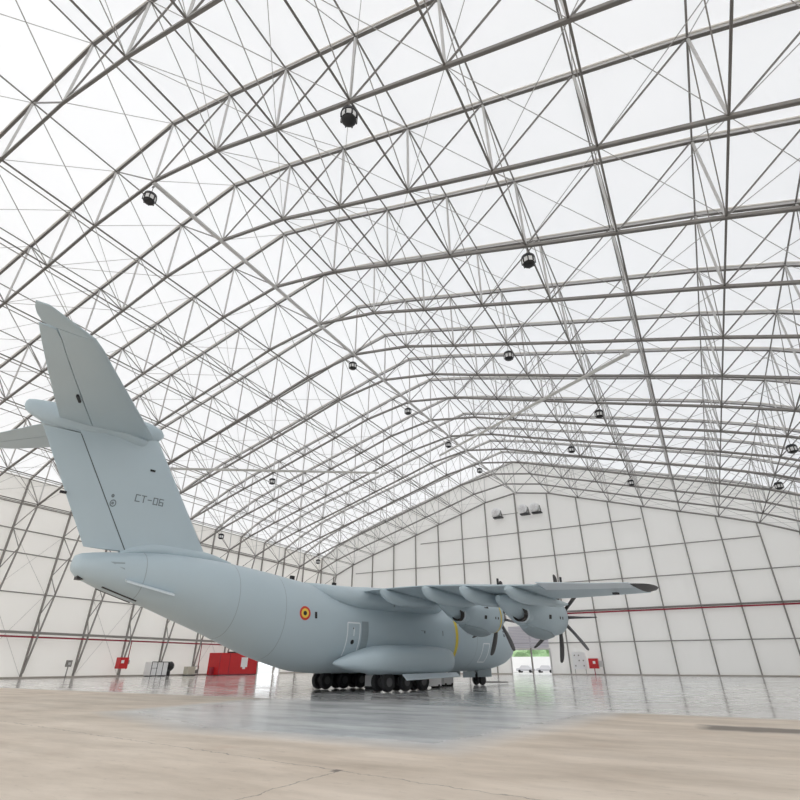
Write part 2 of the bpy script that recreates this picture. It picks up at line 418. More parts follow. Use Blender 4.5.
# ------------------------------------------------------------------ hanging lamps
def lamp_proto():
    t = bpy.data.objects.new('hanging_lamp', None); COL.objects.link(t); k = []
    g = MB(); 
    g.lathe((0,0,0), [(.05,.46),(.34,.46),(.45,.36),(.48,.14),(.42,.14),(.3,.13),(.05,.13)], 16)
    g.lathe((0,0,0), [(.05,-.40),(.20,-.40),(.32,-.34),(.40,-.26),(.41,-.22),(.3,-.22),(.05,-.2)], 16)
    for i in range(8):
        a = i*pi/4 + .2; g.box((.44*cos(a),.44*sin(a),-.03),(.07,.07,.4),a)
    k.append(link('lamp_housing', g.mesh('lamp_housing', M['black'], True), t))
    k.append(link('lamp_glass', MB().lathe((0,0,0),[(.05,.14),(.43,.14),(.42,-.22),(.05,-.22)],16).mesh('lamp_glass', M['white'], True), t))
    g = MB(); g.tube((0,0,.44),(0,0,1.3),.03,6); g.box((0,0,1.28),(.25,.1,.08)); k.append(link('lamp_hanger', g.mesh('lamp_hanger', M['steel_dark']), t))
    KIDS[t] = k; return t
LP = [(3,1,1,'big black lamp nearest the viewer, hanging under the upper middle of the roof'),
      (0,1,1,'black lamp at the near end of the thick ridge tube'),
      (4,1,3,'black lamp right of the ridge, on the third truss in view'),
      (0,1,5,'second black lamp along the ridge tube, counted from the near end'),
      (3,1,5,'small black lamp right of the ridge, left of the long white tube end'),
      (0,1,7,'third black lamp along the ridge tube'),
      (0,1,9,'fourth black lamp along the ridge tube'),
      (0,1,11,'farthest black lamp along the ridge tube, above the far wall vents'),
      (4,1,7,'black lamp on the right slope, above the far wall and below the white tube end'),
      (3,1,9,'black lamp on the right slope, lower left of the one below the white tube end'),
      (4,1,11,'black lamp on the right slope, right above the slanting top of the far wall'),
      (7,1,8,'black lamp at the right edge of the picture, higher of two'),
      (7,1,10,'black lamp near the right edge of the picture, lower of two'),
      (4,-1,7,'black lamp on the left slope under the long thin white tube'),
      (7,-1,8,'black lamp low on the left slope just right of the tail fin'),
      (7,-1,12,'black lamp low on the left slope seen above the rear fuselage')]
lp = lamp_proto()
for j, (i, s, n, lab) in enumerate(LP):
    o = lp if j == 0 else copy_tree(lp)
    o.location = (RX + s*INN[i][0], FY(n), INN[i][1] - 1.45)
    if i == 0: o.location = (RX - .45, FY(n)+.3, 33.2 - 1.35)
    tag(o, lab, 'lamp', 'black barrel shaped hall lamps')

# long pale tubes hung under the roof
def ptube(a, b_, lab):
    t = thing('hanging_tube', lab, 'tube', a, 0, 'long pale tubes hung under the roof')
    d = Vector(b_) - Vector(a)
    MB().tube((0,0,0), d, .17, 12).build('tube', M['duct'], t, True)
    MB().tube(-d.normalized()*.1, d.normalized()*.25, .24, 12).build('end_collar', M['steel_light'], t, True)
    for f in (.02, .35, .68, .98):
        p = d*f; MB().tube(p, p+Vector((0,0,.75)), .025, 5).build('hanger', M['wire'], t)
ptube((-0.5,41.6,25.5), (-31.6,70.4,32.0), 'long pale tube slanting up from the right roof slope to the ridge')
ptube((-57.0,40.1,24.5), (-40.5,65.6,29.0), 'long pale tube on the left roof slope, level in the picture beside the tail fin')

# ------------------------------------------------------------------ the aircraft
AZ = radians(15.639)
air = thing('transport_aircraft', 'large pale grey four propeller military transport aircraft with high T tail', 'aircraft', (-21.627,34.456,0), pi/2 - AZ)
def A(X, y, z): return (19.6 - X, -y, z)          # X back from the nose, y to starboard
FS = [ # X, half width, top, bottom
 (1.75,.06,3.10,2.98),(1.9,.45,3.45,2.62),(2.3,.85,3.85,2.25),(3.0,1.35,4.35,1.85),(4.0,1.85,4.95,1.52),(5.0,2.25,5.45,1.32),(6.5,2.6,5.85,1.15),(8.5,2.78,6.08,1.08),(11,2.82,6.15,1.06),
 (14,2.82,6.15,1.06),(17,2.82,6.15,1.06),(20,2.82,6.15,1.06),(22.7,2.82,6.18,1.06),(24.7,2.82,6.30,1.08),(26.2,2.82,6.46,1.18),(27.6,2.80,6.62,1.48),(29.4,2.72,6.82,1.98),(31,2.6,6.97,2.55),(32.7,2.4,7.08,3.18),
 (34.5,2.1,7.12,3.78),(36,1.75,7.08,4.28),(37.5,1.42,6.92,4.70),(38.6,1.12,6.80,5.02),(39.3,.88,6.70,5.28),(39.75,.66,6.6,5.5),(39.98,.42,6.48,5.72),(40.05,.12,6.25,5.95)]
PE = 2.12
def fsec(X):
    for a, b_ in zip(FS, FS[1:]):
        if X <= b_[0]:
            t = max(0, (X - a[0]) / (b_[0] - a[0])); return [a[k] + (b_[k]-a[k])*t for k in (1,2,3)]
    return list(FS[-1][1:])
def sring(X, w, zt, zb, n=40, p=PE, yc=0):
    zc = (zt+zb)/2; H = (zt-zb)/2; r = []
    for i in range(n):
        t = 2*pi*i/n; c_, s_ = cos(t), sin(t)
        r.append(A(X, yc + w*math.copysign(abs(c_)**(2/p), c_), zc + H*math.copysign(abs(s_)**(2/p), s_)))
    return r
def smooth_sections(T, step=.6):
    """Catmull-Rom through the table so the hull has no kinks"""
    out = []
    for i in range(len(T)-1):
        p0 = T[max(i-1,0)]; p1 = T[i]; p2 = T[i+1]; p3 = T[min(i+2,len(T)-1)]
        n = max(1, int((p2[0]-p1[0])/step))
        for k in range(n):
            t = k/n; X = p1[0] + (p2[0]-p1[0])*t; row = [X]
            for c_ in range(1, len(p1)):
                m1 = (p2[c_]-p0[c_])/max(1e-6,(p2[0]-p0[0])) * (p2[0]-p1[0]); m2 = (p3[c_]-p1[c_])/max(1e-6,(p3[0]-p1[0])) * (p2[0]-p1[0])
                row.append((2*t**3-3*t**2+1)*p1[c_] + (t**3-2*t**2+t)*m1 + (-2*t**3+3*t**2)*p2[c_] + (t**3-t**2)*m2)
            out.append(row)
    out.append(list(T[-1])); return out
FSS = smooth_sections(FS)
def fsec(X):
    for a, b_ in zip(FSS, FSS[1:]):
        if X <= b_[0]:
            t = max(0, (X - a[0]) / (b_[0] - a[0])); return [a[k] + (b_[k]-a[k])*t for k in (1,2,3)]
    return list(FSS[-1][1:])
g = MB().loft([sring(r[0], r[1], r[2], r[3], 56) for r in FSS])
fus = g.build('fuselage', M['grey_paint'], air, True, 50)
def fy(X, z, off=.012):
    w, zt, zb = fsec(X); zc = (zt+zb)/2; H = (zt-zb)/2
    q = min(1, abs((z-zc)/H)); return w*max(0, 1-q**PE)**(1/PE) + off
def on_fus(g, pts, off=.012):
    """a small polygon laid on the starboard skin, given as (X, z)"""
    g.poly([A(X, fy(X, z, off), z) for X, z in pts])
def fdisc(g, X, z, r, r0=0, off=.012, n=28):
    for i in range(n):
        a, b_ = 2*pi*i/n, 2*pi*(i+1)/n
        if r0: on_fus(g, [(X+r0*cos(a),z+r0*sin(a)),(X+r*cos(a),z+r*sin(a)),(X+r*cos(b_),z+r*sin(b_)),(X+r0*cos(b_),z+r0*sin(b_))], off)
        else: on_fus(g, [(X,z),(X+r*cos(a),z+r*sin(a)),(X+r*cos(b_),z+r*sin(b_))], off)
def strip(g, a, b_, w, off=.014):
    (x0,z0),(x1,z1) = a, b_; l = sqrt((x1-x0)**2+(z1-z0)**2); nx, nz = -(z1-z0)/l*w/2, (x1-x0)/l*w/2; n = max(1,int(l/.25))
    for k in range(n):
        t0, t1 = k/n, (k+1)/n; p = (x0+(x1-x0)*t0, z0+(z1-z0)*t0); q = (x0+(x1-x0)*t1, z0+(z1-z0)*t1)
        on_fus(g, [(p[0]-nx,p[1]-nz),(q[0]-nx,q[1]-nz),(q[0]+nx,q[1]+nz),(p[0]+nx,p[1]+nz)], off)
# roundel
g = MB(); g.cur = 0; fdisc(g, 27.58, 4.34, .40, .27); g.cur = 1; fdisc(g, 27.58, 4.34, .27, .13); g.cur = 2; fdisc(g, 27.58, 4.34, .13)
r_ = g.build('roundel', [M['rred'], M['ryellow'], M['black']], fus); r_['label'] = 'round red, yellow and black roundel on the rear fuselage'
g = MB(); on_fus(g, [(26.85,4.08),(26.67,4.08),(26.67,4.46),(26.85,4.46)], .015); g.build('fuselage_window', M['black'], fus)
# side door with pale outline
g = MB(); DX0, DX1, DZ0, DZ1 = 24.5, 23.1, 2.1, 4.0
on_fus(g, [(24.7,2.0),(24.7,4.12),(22.95,4.12),(22.95,2.0)], .012)
g = MB()
for k in range(8):
    z0, z1 = 2.0+2.1*k/8, 2.0+2.1*(k+1)/8; on_fus(g, [(24.3,z0),(24.3,z1),(23.0,z1),(23.0,z0)], .012)
dr = g.build('side_door', M['grey_paint'], fus)
g = MB()
for a, b_ in (((24.2,2.05),(24.2,3.98)),((23.15,2.05),(23.15,3.98)),((24.2,3.98),(23.15,3.98)),((23.65,3.2),(23.65,3.7))): strip(g, a, b_, .085, .022)
g.build('door_outline', M['mark_white'], dr)
g = MB(); fdisc(g, 23.7, 2.85, .14, 0, .024, 14); fdisc(g, 23.7, 3.65, .05, 0, .024, 10); g.build('door_window', M['black'], dr)
g = MB()
for k in range(8):
    z0, z1 = 2.0+2.1*k/8, 2.0+2.1*(k+1)/8; on_fus(g, [(23.0,z0),(23.0,z1),(22.4,z1),(22.4,z0)], .03)
g.build('air_deflector', M['grey_deep'], fus)
# forward crew door outline, small marks
g = MB()
for a, b_ in (((9.6,1.75),(9.6,3.1)),((8.7,1.75),(8.7,3.1)),((9.6,3.1),(8.7,3.1)),((9.6,1.75),(8.7,1.75))): strip(g, a, b_, .09)
g.build('crew_door_outline', M['mark_white'], fus)
g = MB()
for X, z, w, h in ((16.9,3.6,.16,.16),(14.8,3.5,.08,.35),(6.3,3.7,.35,.5),(17.2,3.75,.5,.03),(5.0,3.6,.3,.25)): on_fus(g, [(X,z),(X,z+h),(X-w,z+h),(X-w,z)])
g.build('stencil', M['mark'], fus)
# yellow propeller warning band
def band(X0, X1, k): 
    rings = []
    for X in (X0, X1):
        w, zt, zb = fsec(X); rings.append(sring(X, w+k, zt+k, zb-k, 56))
    return rings
MB().loft(band(12.9,13.22,.012), False).build('warning_band', M['yellow'], fus, True)
# hull seams
g = MB()
for X in (10.4, 28.9, 31.9, 36.9): g.loft(band(X, X+.03, .006), False)
g.build('hull_seam', M['grey_deep'], fus, True)
# ramp seam and dark tail underside details
g = MB()
for z, X in (): pass
for yy in (.45,-.45):
    g.beam(A(38.5,yy,fsec(38.5)[2]+.1), A(36.7,yy,fsec(36.7)[2]+.08), .1, .16)
g.box(A(39.45,0,5.44),(.5,.5,.2))
o = g.build('tail_bumper', M['black'], fus)
# strake on the rear fuselage, pale
g = MB(); 
a0, a1 = (37.75,5.45), (35.4,4.95)
for s in (1, -1):
    P = [A(a0[0], s*(fy(*a0,0)-.1), a0[1]), A(a1[0], s*(fy(*a1,0)-.1), a1[1]), A(a1[0], s*(fy(*a1,0)+.28), a1[1]-.13), A(a0[0], s*(fy(*a0,0)+.30), a0[1]-.13)]
    Q = [(p[0], p[1], p[2]-.09) for p in P]
    g.loft([P, Q])
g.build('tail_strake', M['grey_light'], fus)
g = MB(); on_fus(g, [(38.6,6.2),(37.95,6.22),(37.9,5.85)], .012); g.build('intake_mark', M['grey_deep'], fus)
# aerials along the back
for X, h_ in ((26.9,.38),(23.3,.62)):
    w, zt, zb = fsec(X); MB().box(A(X,0,zt+h_/2-.05),(.32,.12,h_)).build('antenna', M['black'], fus)
# fin root fillet
T = [(31.5,.12,7.15,6.9),(33.0,.35,7.5,6.8),(35,.5,7.62,6.8),(36.5,.5,7.58,6.8),(37.6,.4,7.2,6.7),(38.0,.2,7.0,6.7)]
MB().loft([sring(x_[0],x_[1],x_[2],x_[3],24,2) for x_ in smooth_sections(T,.5)]).build('fin_fillet', M['grey_paint'], fus, True, 50)

def foil(X0, X1, t, f0=0., f1=1., n=12, le_round=True):
    """symmetric aerofoil outline between fractions f0..f1 of chord; returns (X, half thickness) lists"""
    c_ = X1 - X0; xs = [f0 + (f1-f0)*(1-cos(pi*k/n))/2 for k in range(n+1)]
    th = lambda x: 5*t*(.2969*sqrt(max(x,0)) - .126*x - .3516*x*x + .2843*x**3 - .1015*x**4) + .012/max(c_,.1)*x
    return [(X0 + c_*x, c_*th(x)) for x in xs]
def foil_ring(X0, X1, t, pos, f0=0., f1=1., camber=None):
    pts = foil(X0, X1, t, f0, f1); up = [pos(x, h) for x, h in pts]; dn = [pos(x, -h) for x, h in reversed(pts)]
    return up + dn
# fin and rudder
def fin_le(z): return 33.2 + (z-7.33)*(37.35-33.2)/(13.5-7.33)
def fin_te(z): return 39.62 + (z-6.74)*(43.25-39.62)/(12.75-6.74)
def fin_h(z): return 37.75 + (z-6.94)*(41.5-37.75)/(12.8-6.94)
rings = []; rr = []
for z in (6.6, 8.5, 10.5, 12.5, 13.5):
    l, t_, h_ = fin_le(z), fin_te(z), fin_h(z); f = (h_-l)/(t_-l)
    rings.append(foil_ring(l, t_, .105, lambda x, h, z=z: A(x, h, z), 0, f))
fin = MB().loft(rings).build('tail_fin', M['grey_paint'], air, True, 40)
for z in (6.95, 8.5, 10.5, 12.72):
    l, t_, h_ = fin_le(z), fin_te(z), fin_h(z); f = (h_+.05-l)/(t_-l)
    rr.append(foil_ring(l, t_, .105, lambda x, h, z=z: A(x, h, z), f, 1))
rud = MB().loft(rr).build('rudder', M['grey_paint'], fin, True, 40)
g = MB()
for z0, z1 in ((7.0,9.0),(9.0,11.0),(11.0,12.7)):
    g.poly([A(fin_h(z0)-.02,.345,z0),A(fin_h(z0)+.05,.345,z0),A(fin_h(z1)+.05,.345,z1),A(fin_h(z1)-.02,.345,z1)])
def fin_half(x, z):
    l, t_ = fin_le(z), fin_te(z); c_ = t_-l; q = (x-l)/c_
    return c_*5*.105*(.2969*sqrt(max(q,0)) - .126*q - .3516*q*q + .2843*q**3 - .1015*q**4) + .012*q
g = MB(); n = 16
for k in range(n):
    z0, z1 = 7.0+5.7*k/n, 7.0+5.7*(k+1)/n
    a, b_ = fin_h(z0), fin_h(z1); 
    g.poly([A(a-.01,fin_half(a,z0)+.008,z0),A(a+.05,fin_half(a+.05,z0)+.008,z0),A(b_+.05,fin_half(b_+.05,z1)+.008,z1),A(b_-.01,fin_half(b_,z1)+.008,z1)])
g.build('rudder_gap', M['line'], fin)
# registration CT-06 in strokes on the fin skin
GL = {'C':[((1,1),(0,1)),((0,1),(0,0)),((0,0),(1,0))],'T':[((0,1),(1,1)),((.5,1),(.5,0))],'-':[((.1,.5),(.9,.5))],
      '0':[((0,0),(0,1)),((0,1),(1,1)),((1,1),(1,0)),((1,0),(0,0))],'6':[((1,1),(0,1)),((0,1),(0,0)),((0,0),(1,0)),((1,0),(1,.5)),((1,.5),(0,.5))]}
g = MB(); X = 38.02; ch_w, ch_h = .21, .36
for i, ch in enumerate('CT-06'):
    x0 = 37.95 - i*.325; z0 = 9.66
    for (a, b_) in GL[ch]:
        p = (x0 - a[0]*ch_w, z0 + a[1]*ch_h); q = (x0 - b_[0]*ch_w, z0 + b_[1]*ch_h)
        l = sqrt((q[0]-p[0])**2+(q[1]-p[1])**2); ex, ez = (q[0]-p[0])/l*.028, (q[1]-p[1])/l*.028; nx, nz = -(q[1]-p[1])/l*.028, (q[0]-p[0])/l*.028
        c4 = [(p[0]-ex-nx,p[1]-ez-nz),(q[0]+ex-nx,q[1]+ez-nz),(q[0]+ex+nx,q[1]+ez+nz),(p[0]-ex+nx,p[1]-ez+nz)]
        g.poly([A(x_, fin_half(x_, z_)+.01, z_) for x_, z_ in c4])
o = g.build('registration', M['mark'], fin); o['label'] = 'dark grey registration letters reading CT-06'
# squadron badge: small ring with dark top
g = MB()
def fin_ring(X, z, r, r0):
    for i in range(20):
        a, b_ = 2*pi*i/20, 2*pi*(i+1)/20
        c4 = [(X+r0*cos(a)*.8,z+r0*sin(a)),(X+r*cos(a)*.8,z+r*sin(a)),(X+r*cos(b_)*.8,z+r*sin(b_)),(X+r0*cos(b_)*.8,z+r0*sin(b_))]
        g.poly([A(x_, fin_half(x_, z_)+.012, z_) for x_, z_ in c4])
fin_ring(39.0, 9.33, .20, .14); fin_ring(39.02, 9.33, .08, .02); fin_ring(39.1, 9.72, .1, .02)
g.build('badge', M['mark'], fin)
g = MB(); g.poly([A(x_, fin_half(x_, z_)+.012, z_) for x_, z_ in ((37.55,11.5),(37.25,11.5),(37.25,11.63),(37.55,11.63))]); g.build('vent', M['black'], fin)
g = MB(); g.box(A(41.4,.1,9.45),(.3,.12,.12)); g.build('tail_light', M['black'], rud)
# bullet fairing at the top of the fin
T = [(37.15,.05,14.0,13.8),(37.4,.28,14.28,13.5),(38.0,.45,14.45,13.15),(39.5,.55,14.5,12.95),(41.0,.52,14.42,12.85),(42.5,.40,14.2,12.8),(43.4,.30,14.05,12.9),(44.0,.22,13.95,13.15),(44.2,.14,13.88,13.3),(44.28,.05,13.75,13.5)]
cap = []
for z, te in ((12.8,fin_te(12.8)+.03),(13.1,43.6),(13.4,43.9),(13.7,44.0)):
    l = fin_le(z); cap.append(foil_ring(l+1.0, te, .085, lambda x, h, z=z: A(x, h, z), .3, 1))
MB().loft(cap).build('fin_cap', M['grey_paint'], fin, True, 40)
bul = MB().loft([sring(x_[0],x_[1],x_[2],x_[3],28,2) for x_ in smooth_sections(T,.4)]).build('tail_bullet', M['grey_paint'], air, True, 50)
T = [(37.7,.06,13.35,13.1),(38.3,.50,13.45,12.75),(39.2,.72,13.5,12.9),(40.4,.62,13.45,13.0),(41.6,.3,13.3,13.05)]
MB().loft([sring(x_[0],x_[1],x_[2],x_[3],24,2) for x_ in smooth_sections(T,.3)]).build('root_fairing', M['grey_paint'], bul, True, 50)
# tailplanes with elevators
for s in (1, -1):
    St = [(.25,37.75,42.65,40.95,13.52),(2.5,39.3,43.5,42.05,13.58),(5.1,41.1,44.45,43.3,13.66),(7.0,42.4,45.12,44.2,13.72),(7.9,43.0,45.42,44.6,13.75),(8.55,43.55,45.6,44.95,13.79)]
    zz = lambda zc, x, xl, xt: zc - .055*(x-xl)
    R1 = []; R2 = []
    for y, l, t_, h_, zc in St:
        f = (h_-l)/(t_-l); pos = lambda x, h, y=y, zc=zc, l=l, t_=t_: A(x, s*y, zz(zc, x, l, t_) + h)
        R1.append(foil_ring(l, t_, .11, pos, 0, f))
        if y > 8.5: pos = lambda x, h, zc=zc, l=l, t_=t_: A(x, s*8.42, zz(zc, x, l, t_) + h)
        R2.append(foil_ring(l, t_, .11, pos, f+.012, 1))
    R1b = []
    for y, l, t_, zc in ((8.56,43.57,45.5,13.79),(9.0,44.3,45.8,13.8),(9.35,44.92,45.95,13.82),(9.68,45.5,46.02,13.84)):
        R1b.append(foil_ring(l, t_, .10, lambda x, h, y=y, zc=zc, l=l, t_=t_: A(x, s*y, zz(zc, x, l, t_) + h)))
    g = MB(); g.loft(R1); g.loft(R1b)
    tp = g.build('tailplane', M['grey_paint'], air, True, 40)
    R2 = [[(p[0], p[1], p[2]) for p in r] for r in R2]
    MB().loft(R2).build('elevator', M['grey_paint'], tp, True, 40)
    if s > 0: g = MB(); g.beam(A(42.45,2.95,13.27), A(42.75,3.6,13.27), .1, .14); g.build('hinge_fairing', M['black'], tp)

# wing
WS = [(0,15.7,22.9,6.02,5.75,.135),(2.9,15.7,22.9,6.0,5.72,.135),(5.5,16.05,22.9,5.95,5.62,.125),(8,16.5,22.88,5.85,5.5,.12),(10.5,17.0,22.8,5.66,5.38,.115),(13,17.6,22.7,5.42,5.2,.11),(16,18.4,22.6,5.18,4.98,.11),(19,19.45,22.45,4.92,4.8,.11),(20.6,20.0,22.4,4.82,4.70,.11)]
def ws(y):
    for a, b_ in zip(WS, WS[1:]):
        if y <= b_[0]: t = (y-a[0])/(b_[0]-a[0]); return [a[k]+(b_[k]-a[k])*t for k in range(1,6)]
    return list(WS[-1][1:])
def wring(y, s, f0=0, f1=1, dz=0, tt=None, rot=0):
    l, t_, zt, zl, th = ws(y); th = tt or th
    pts = foil(l, t_, th, f0, f1)
    hx = pts[0][0]
    def pos(x, h):
        q = (x-l)/(t_-l); z = zl + (zt-zl)*q + .02*(t_-l)*sin(pi*q)
        if rot: z += (x-hx)*math.tan(rot)
        return A(x, s*y, z + h*(1.1 if h > 0 else .9) + dz)
    return [pos(x,h) for x,h in pts] + [pos(x,-h) for x,h in reversed(pts)]
def blade_ring(r, ch, th, sweep, tw=0):
    """cross-section of a feathered blade at radius r: chord lies fore-and-aft; local: x fwd, y tangential, z radial"""
    return [(sweep + ch*.5, 0, r), (sweep + ch*.2, th, r), (sweep - ch*.2, th*.8, r), (sweep - ch*.5, 0, r), (sweep - ch*.2, -th*.8, r), (sweep + ch*.2, -th, r)]
g = MB(); g.loft([blade_ring(*a) for a in ((.30,.24,.12,0),(.55,.30,.11,0),(.85,.42,.09,.02),(1.3,.54,.07,.05),(1.8,.60,.055,.03),(2.2,.58,.045,-.04),(2.45,.52,.035,-.1),(2.6,.40,.03,-.16),(2.67,.18,.02,-.2))])
BLADE = g.mesh('propeller_blade', M['blade'], True, 60)
for s in (1, -1):
    g = MB(); ys = [0 if s > 0 else .01] + [a[0] for a in WS[1:]]
    fw = lambda y: 1.0
    # inner and outer wing box stop at the hinge lines of flap and aileron
    g.loft([wring(y, s, 0, .74) for y in (0,2.9,5.5,8,10.5,13,16,19,20.6)])
    wing = g.build('wing', M['grey_paint'], air, True, 40)
    MB().loft([wring(y, s, .745, 1) for y in (2.6,5.5,8,10.5,13,15.75)]).build('flap', M['grey_paint'], wing, True, 40)
    o = MB().loft([wring(y, s, .75, 1, -.03, None, radians(9)) for y in (15.85,17.5,19,20.5)]).build('aileron', M['grey_light'], wing, True, 40); o['label'] = 'paler aileron near the wing tip'  # light caught by the rear-facing aileron put into its paler colour
    # tip
    T = []
    for y, a, b_, zc, th in ((20.62,20.0,22.45,4.78,.13),(21.0,20.3,22.4,4.76,.11),(21.25,20.8,22.25,4.75,.08),(21.35,21.3,22.1,4.74,.05)):
        T.append([A(x, s*y, zc+.03*(x-a)/2+h) for x, h in foil(a,b_,th)] + [A(x, s*y, zc+.03*(x-a)/2-h) for x, h in reversed(foil(a,b_,th))])
    MB().loft(T).build('wing_tip', M['tip'], wing, True, 50)
    # flap track fairings
    for y in (4.9, 8.55, 11.35, 14.3):
        l, t_, zt, zl, th = ws(y); k_ = 1.0 if y < 12 else .85
        T = [(t_-6.2,.04,zt-.45,zt-.55),(t_-5.2,.18,zt-.35,zt-.72),(t_-3.8,.30,zt-.25,zt-.92*k_),(t_-2.2,.34,zt-.15,zt-.98*k_),(t_-1.1,.34,zt-.08,zt-.93*k_),(t_-.35,.31,zt-.03,zt-.78*k_),(t_+.15,.25,zt-.02,zt-.52*k_),(t_+.4,.08,zt-.1,zt-.25)]
        MB().loft([sring(x_[0],x_[1],x_[2],x_[3],20,2.2,s*y) for x_ in smooth_sections(T,.5)]).build('flap_fairing', M['grey_paint'], wing, True, 50)
    MB().box(A(21.3,s*19.4,4.60),(.3,.22,.1)).build('wing_light', M['black'], wing)
    for y in (13.0, 16.8):
        l, t_, zt, zl, th = ws(y); MB().box(A(t_-.9,s*y,zt+.25),(.14,.06,.45)).build('antenna', M['black'], wing)
    # engines
    for (hx, hy, hz, off) in ((12.1,6.1,4.75,15),(13.95,12.25,4.33,3)):
        l, t_, zt, zl, th = ws(hy)
        zw = (zl+zt)/2 - .12
        T = [(hx+.12,.62,hz+.66,hz-.66),(hx+.22,.76,hz+.84,hz-.88),(hx+.5,.86,hz+.98,hz-1.06),(hx+1.1,.93,hz+1.08,hz-1.16),(hx+2.1,.98,hz+1.15,hz-1.16),(hx+3.2,.98,max(zw,hz+1.15),hz-.98),(hx+4.3,.90,zw,hz-.72),(hx+5.3,.72,zw,hz-.30),(hx+6.2,.48,zw,hz+.12),(hx+6.9,.15,zw-.1,zw-.5)]
        nac = MB().loft([sring(x_[0],x_[1],x_[2],x_[3],36,2.25,s*hy) for x_ in smooth_sections(T,.35)]).build('engine_nacelle', M['grey_paint'], air, True, 50)
        g = MB(); T2 = [(hx+1.4,.3,hz-1.0,hz-1.28),(hx+2.2,.55,hz-.75,hz-1.42),(hx+3.4,.55,hz-.6,hz-1.25),(hx+4.4,.3,hz-.5,hz-.85)]
        g.loft([sring(x_[0],x_[1],x_[2],x_[3],24,2.2,s*hy) for x_ in smooth_sections(T2,.4)]); g.build('oil_cooler', M['grey_deep'], nac, True, 50)
        g = MB(); cx, cy, cz = A(hx+5.0, s*hy + s*.36, hz-.12)
        MB().lathe((cx,cy,cz), [(.25,1.7),(.42,1.2),(.47,.0),(.43,.0),(.05,.05)], 20, 'x').build('exhaust_fairing', M['grey_paint'], nac, True)
        g.lathe((cx,cy,cz), [(.41,.2),(.42,-.42),(.38,-.42),(.36,-.1),(.03,-.08)], 20, 'x'); g.build('exhaust_pipe', M['soot'], nac, True)
        MB().lathe((cx,cy,cz), [(.475,-.05),(.485,.04),(.475,.06)], 20, 'x').build('exhaust_ring', M['grey_light'], nac, True)
        g = MB()
        NT_ = smooth_sections(T,.35)
        def ny(X, z):
            for a, b_ in zip(NT_, NT_[1:]):
                if X <= b_[0]: q = (X-a[0])/(b_[0]-a[0]); w_, zt_, zb_ = [a[k]+(b_[k]-a[k])*q for k in (1,2,3)]; break
            q = min(.98, abs((z-(zt_+zb_)/2)/((zt_-zb_)/2))); return w_*(1-q**2.25)**(1/2.25) + .012
        for X, z, w_, h_ in ((hx+2.9,hz+.42,.48,.34),(hx+3.0,hz-.30,.28,.24),(hx+1.7,hz-.25,.14,.16),(hx+1.35,hz-.25,.14,.16)):
            g.poly([A(x_,s*(hy+ny(x_,z_)),z_) for x_, z_ in ((X,z),(X-w_,z),(X-w_,z+h_),(X,z+h_))])
        g.build('nacelle_vent', M['black'], nac)
        def nr(X, e):
            TT = smooth_sections(T,.35)
            for a, b_ in zip(TT, TT[1:]):
                if X <= b_[0]: q = (X-a[0])/(b_[0]-a[0]); v = [a[k]+(b_[k]-a[k])*q for k in (1,2,3)]; break
            return sring(X, v[0]+e, v[1]+e, v[2]-e, 36, 2.25, s*hy)
        if hy < 8: MB().loft([nr(hx+.75,.012), nr(hx+.92,.012)], False).build('warning_band', M['yellow'], nac, True)
        # propeller
        pr = bpy.data.objects.new('propeller', None)
        g = MB(); c0 = A(hx, s*hy, hz)
        g.lathe(c0, [(.47,-.14),(.47,.16),(.42,.45),(.30,.75),(.14,.95),(.03,1.0)], 24, 'x')
        hub = g.build('propeller_hub', M['gunmetal'], nac, True)
        for k in range(8):
            b_ = link('propeller_blade', BLADE, nac); th_ = radians(off + 45*k) * (1 if s > 0 else -1)
            b_.location = c0; b_.rotation_euler = (th_ , 0, 0)
        bpy.data.objects.remove(pr)
# wing root fairing
T = [(12.6,.5,6.2,5.6),(13.4,1.7,6.45,5.1),(15,2.75,6.62,4.75),(18,3.0,6.68,4.6),(21,3.02,6.6,4.6),(23.2,2.96,6.46,4.68),(24.6,2.62,6.44,4.95),(25.6,2.0,6.46,5.4),(26.3,1.0,6.48,5.95)]
wf = MB().loft([sring(x_[0],x_[1],x_[2],x_[3],44,2.5) for x_ in smooth_sections(T,.5)]).build('wing_root_fairing', M['grey_paint'], air, True, 50)
g = MB(); 
for X, z, w_, h_ in ((22.3,5.45,.75,.28),(20.2,5.15,.12,.25)): g.poly([A(X,2.99,z),A(X-w_,3.0,z),A(X-w_,3.0,z+h_),A(X,2.99,z+h_)])
g.build('vent', M['grey_deep'], wf)

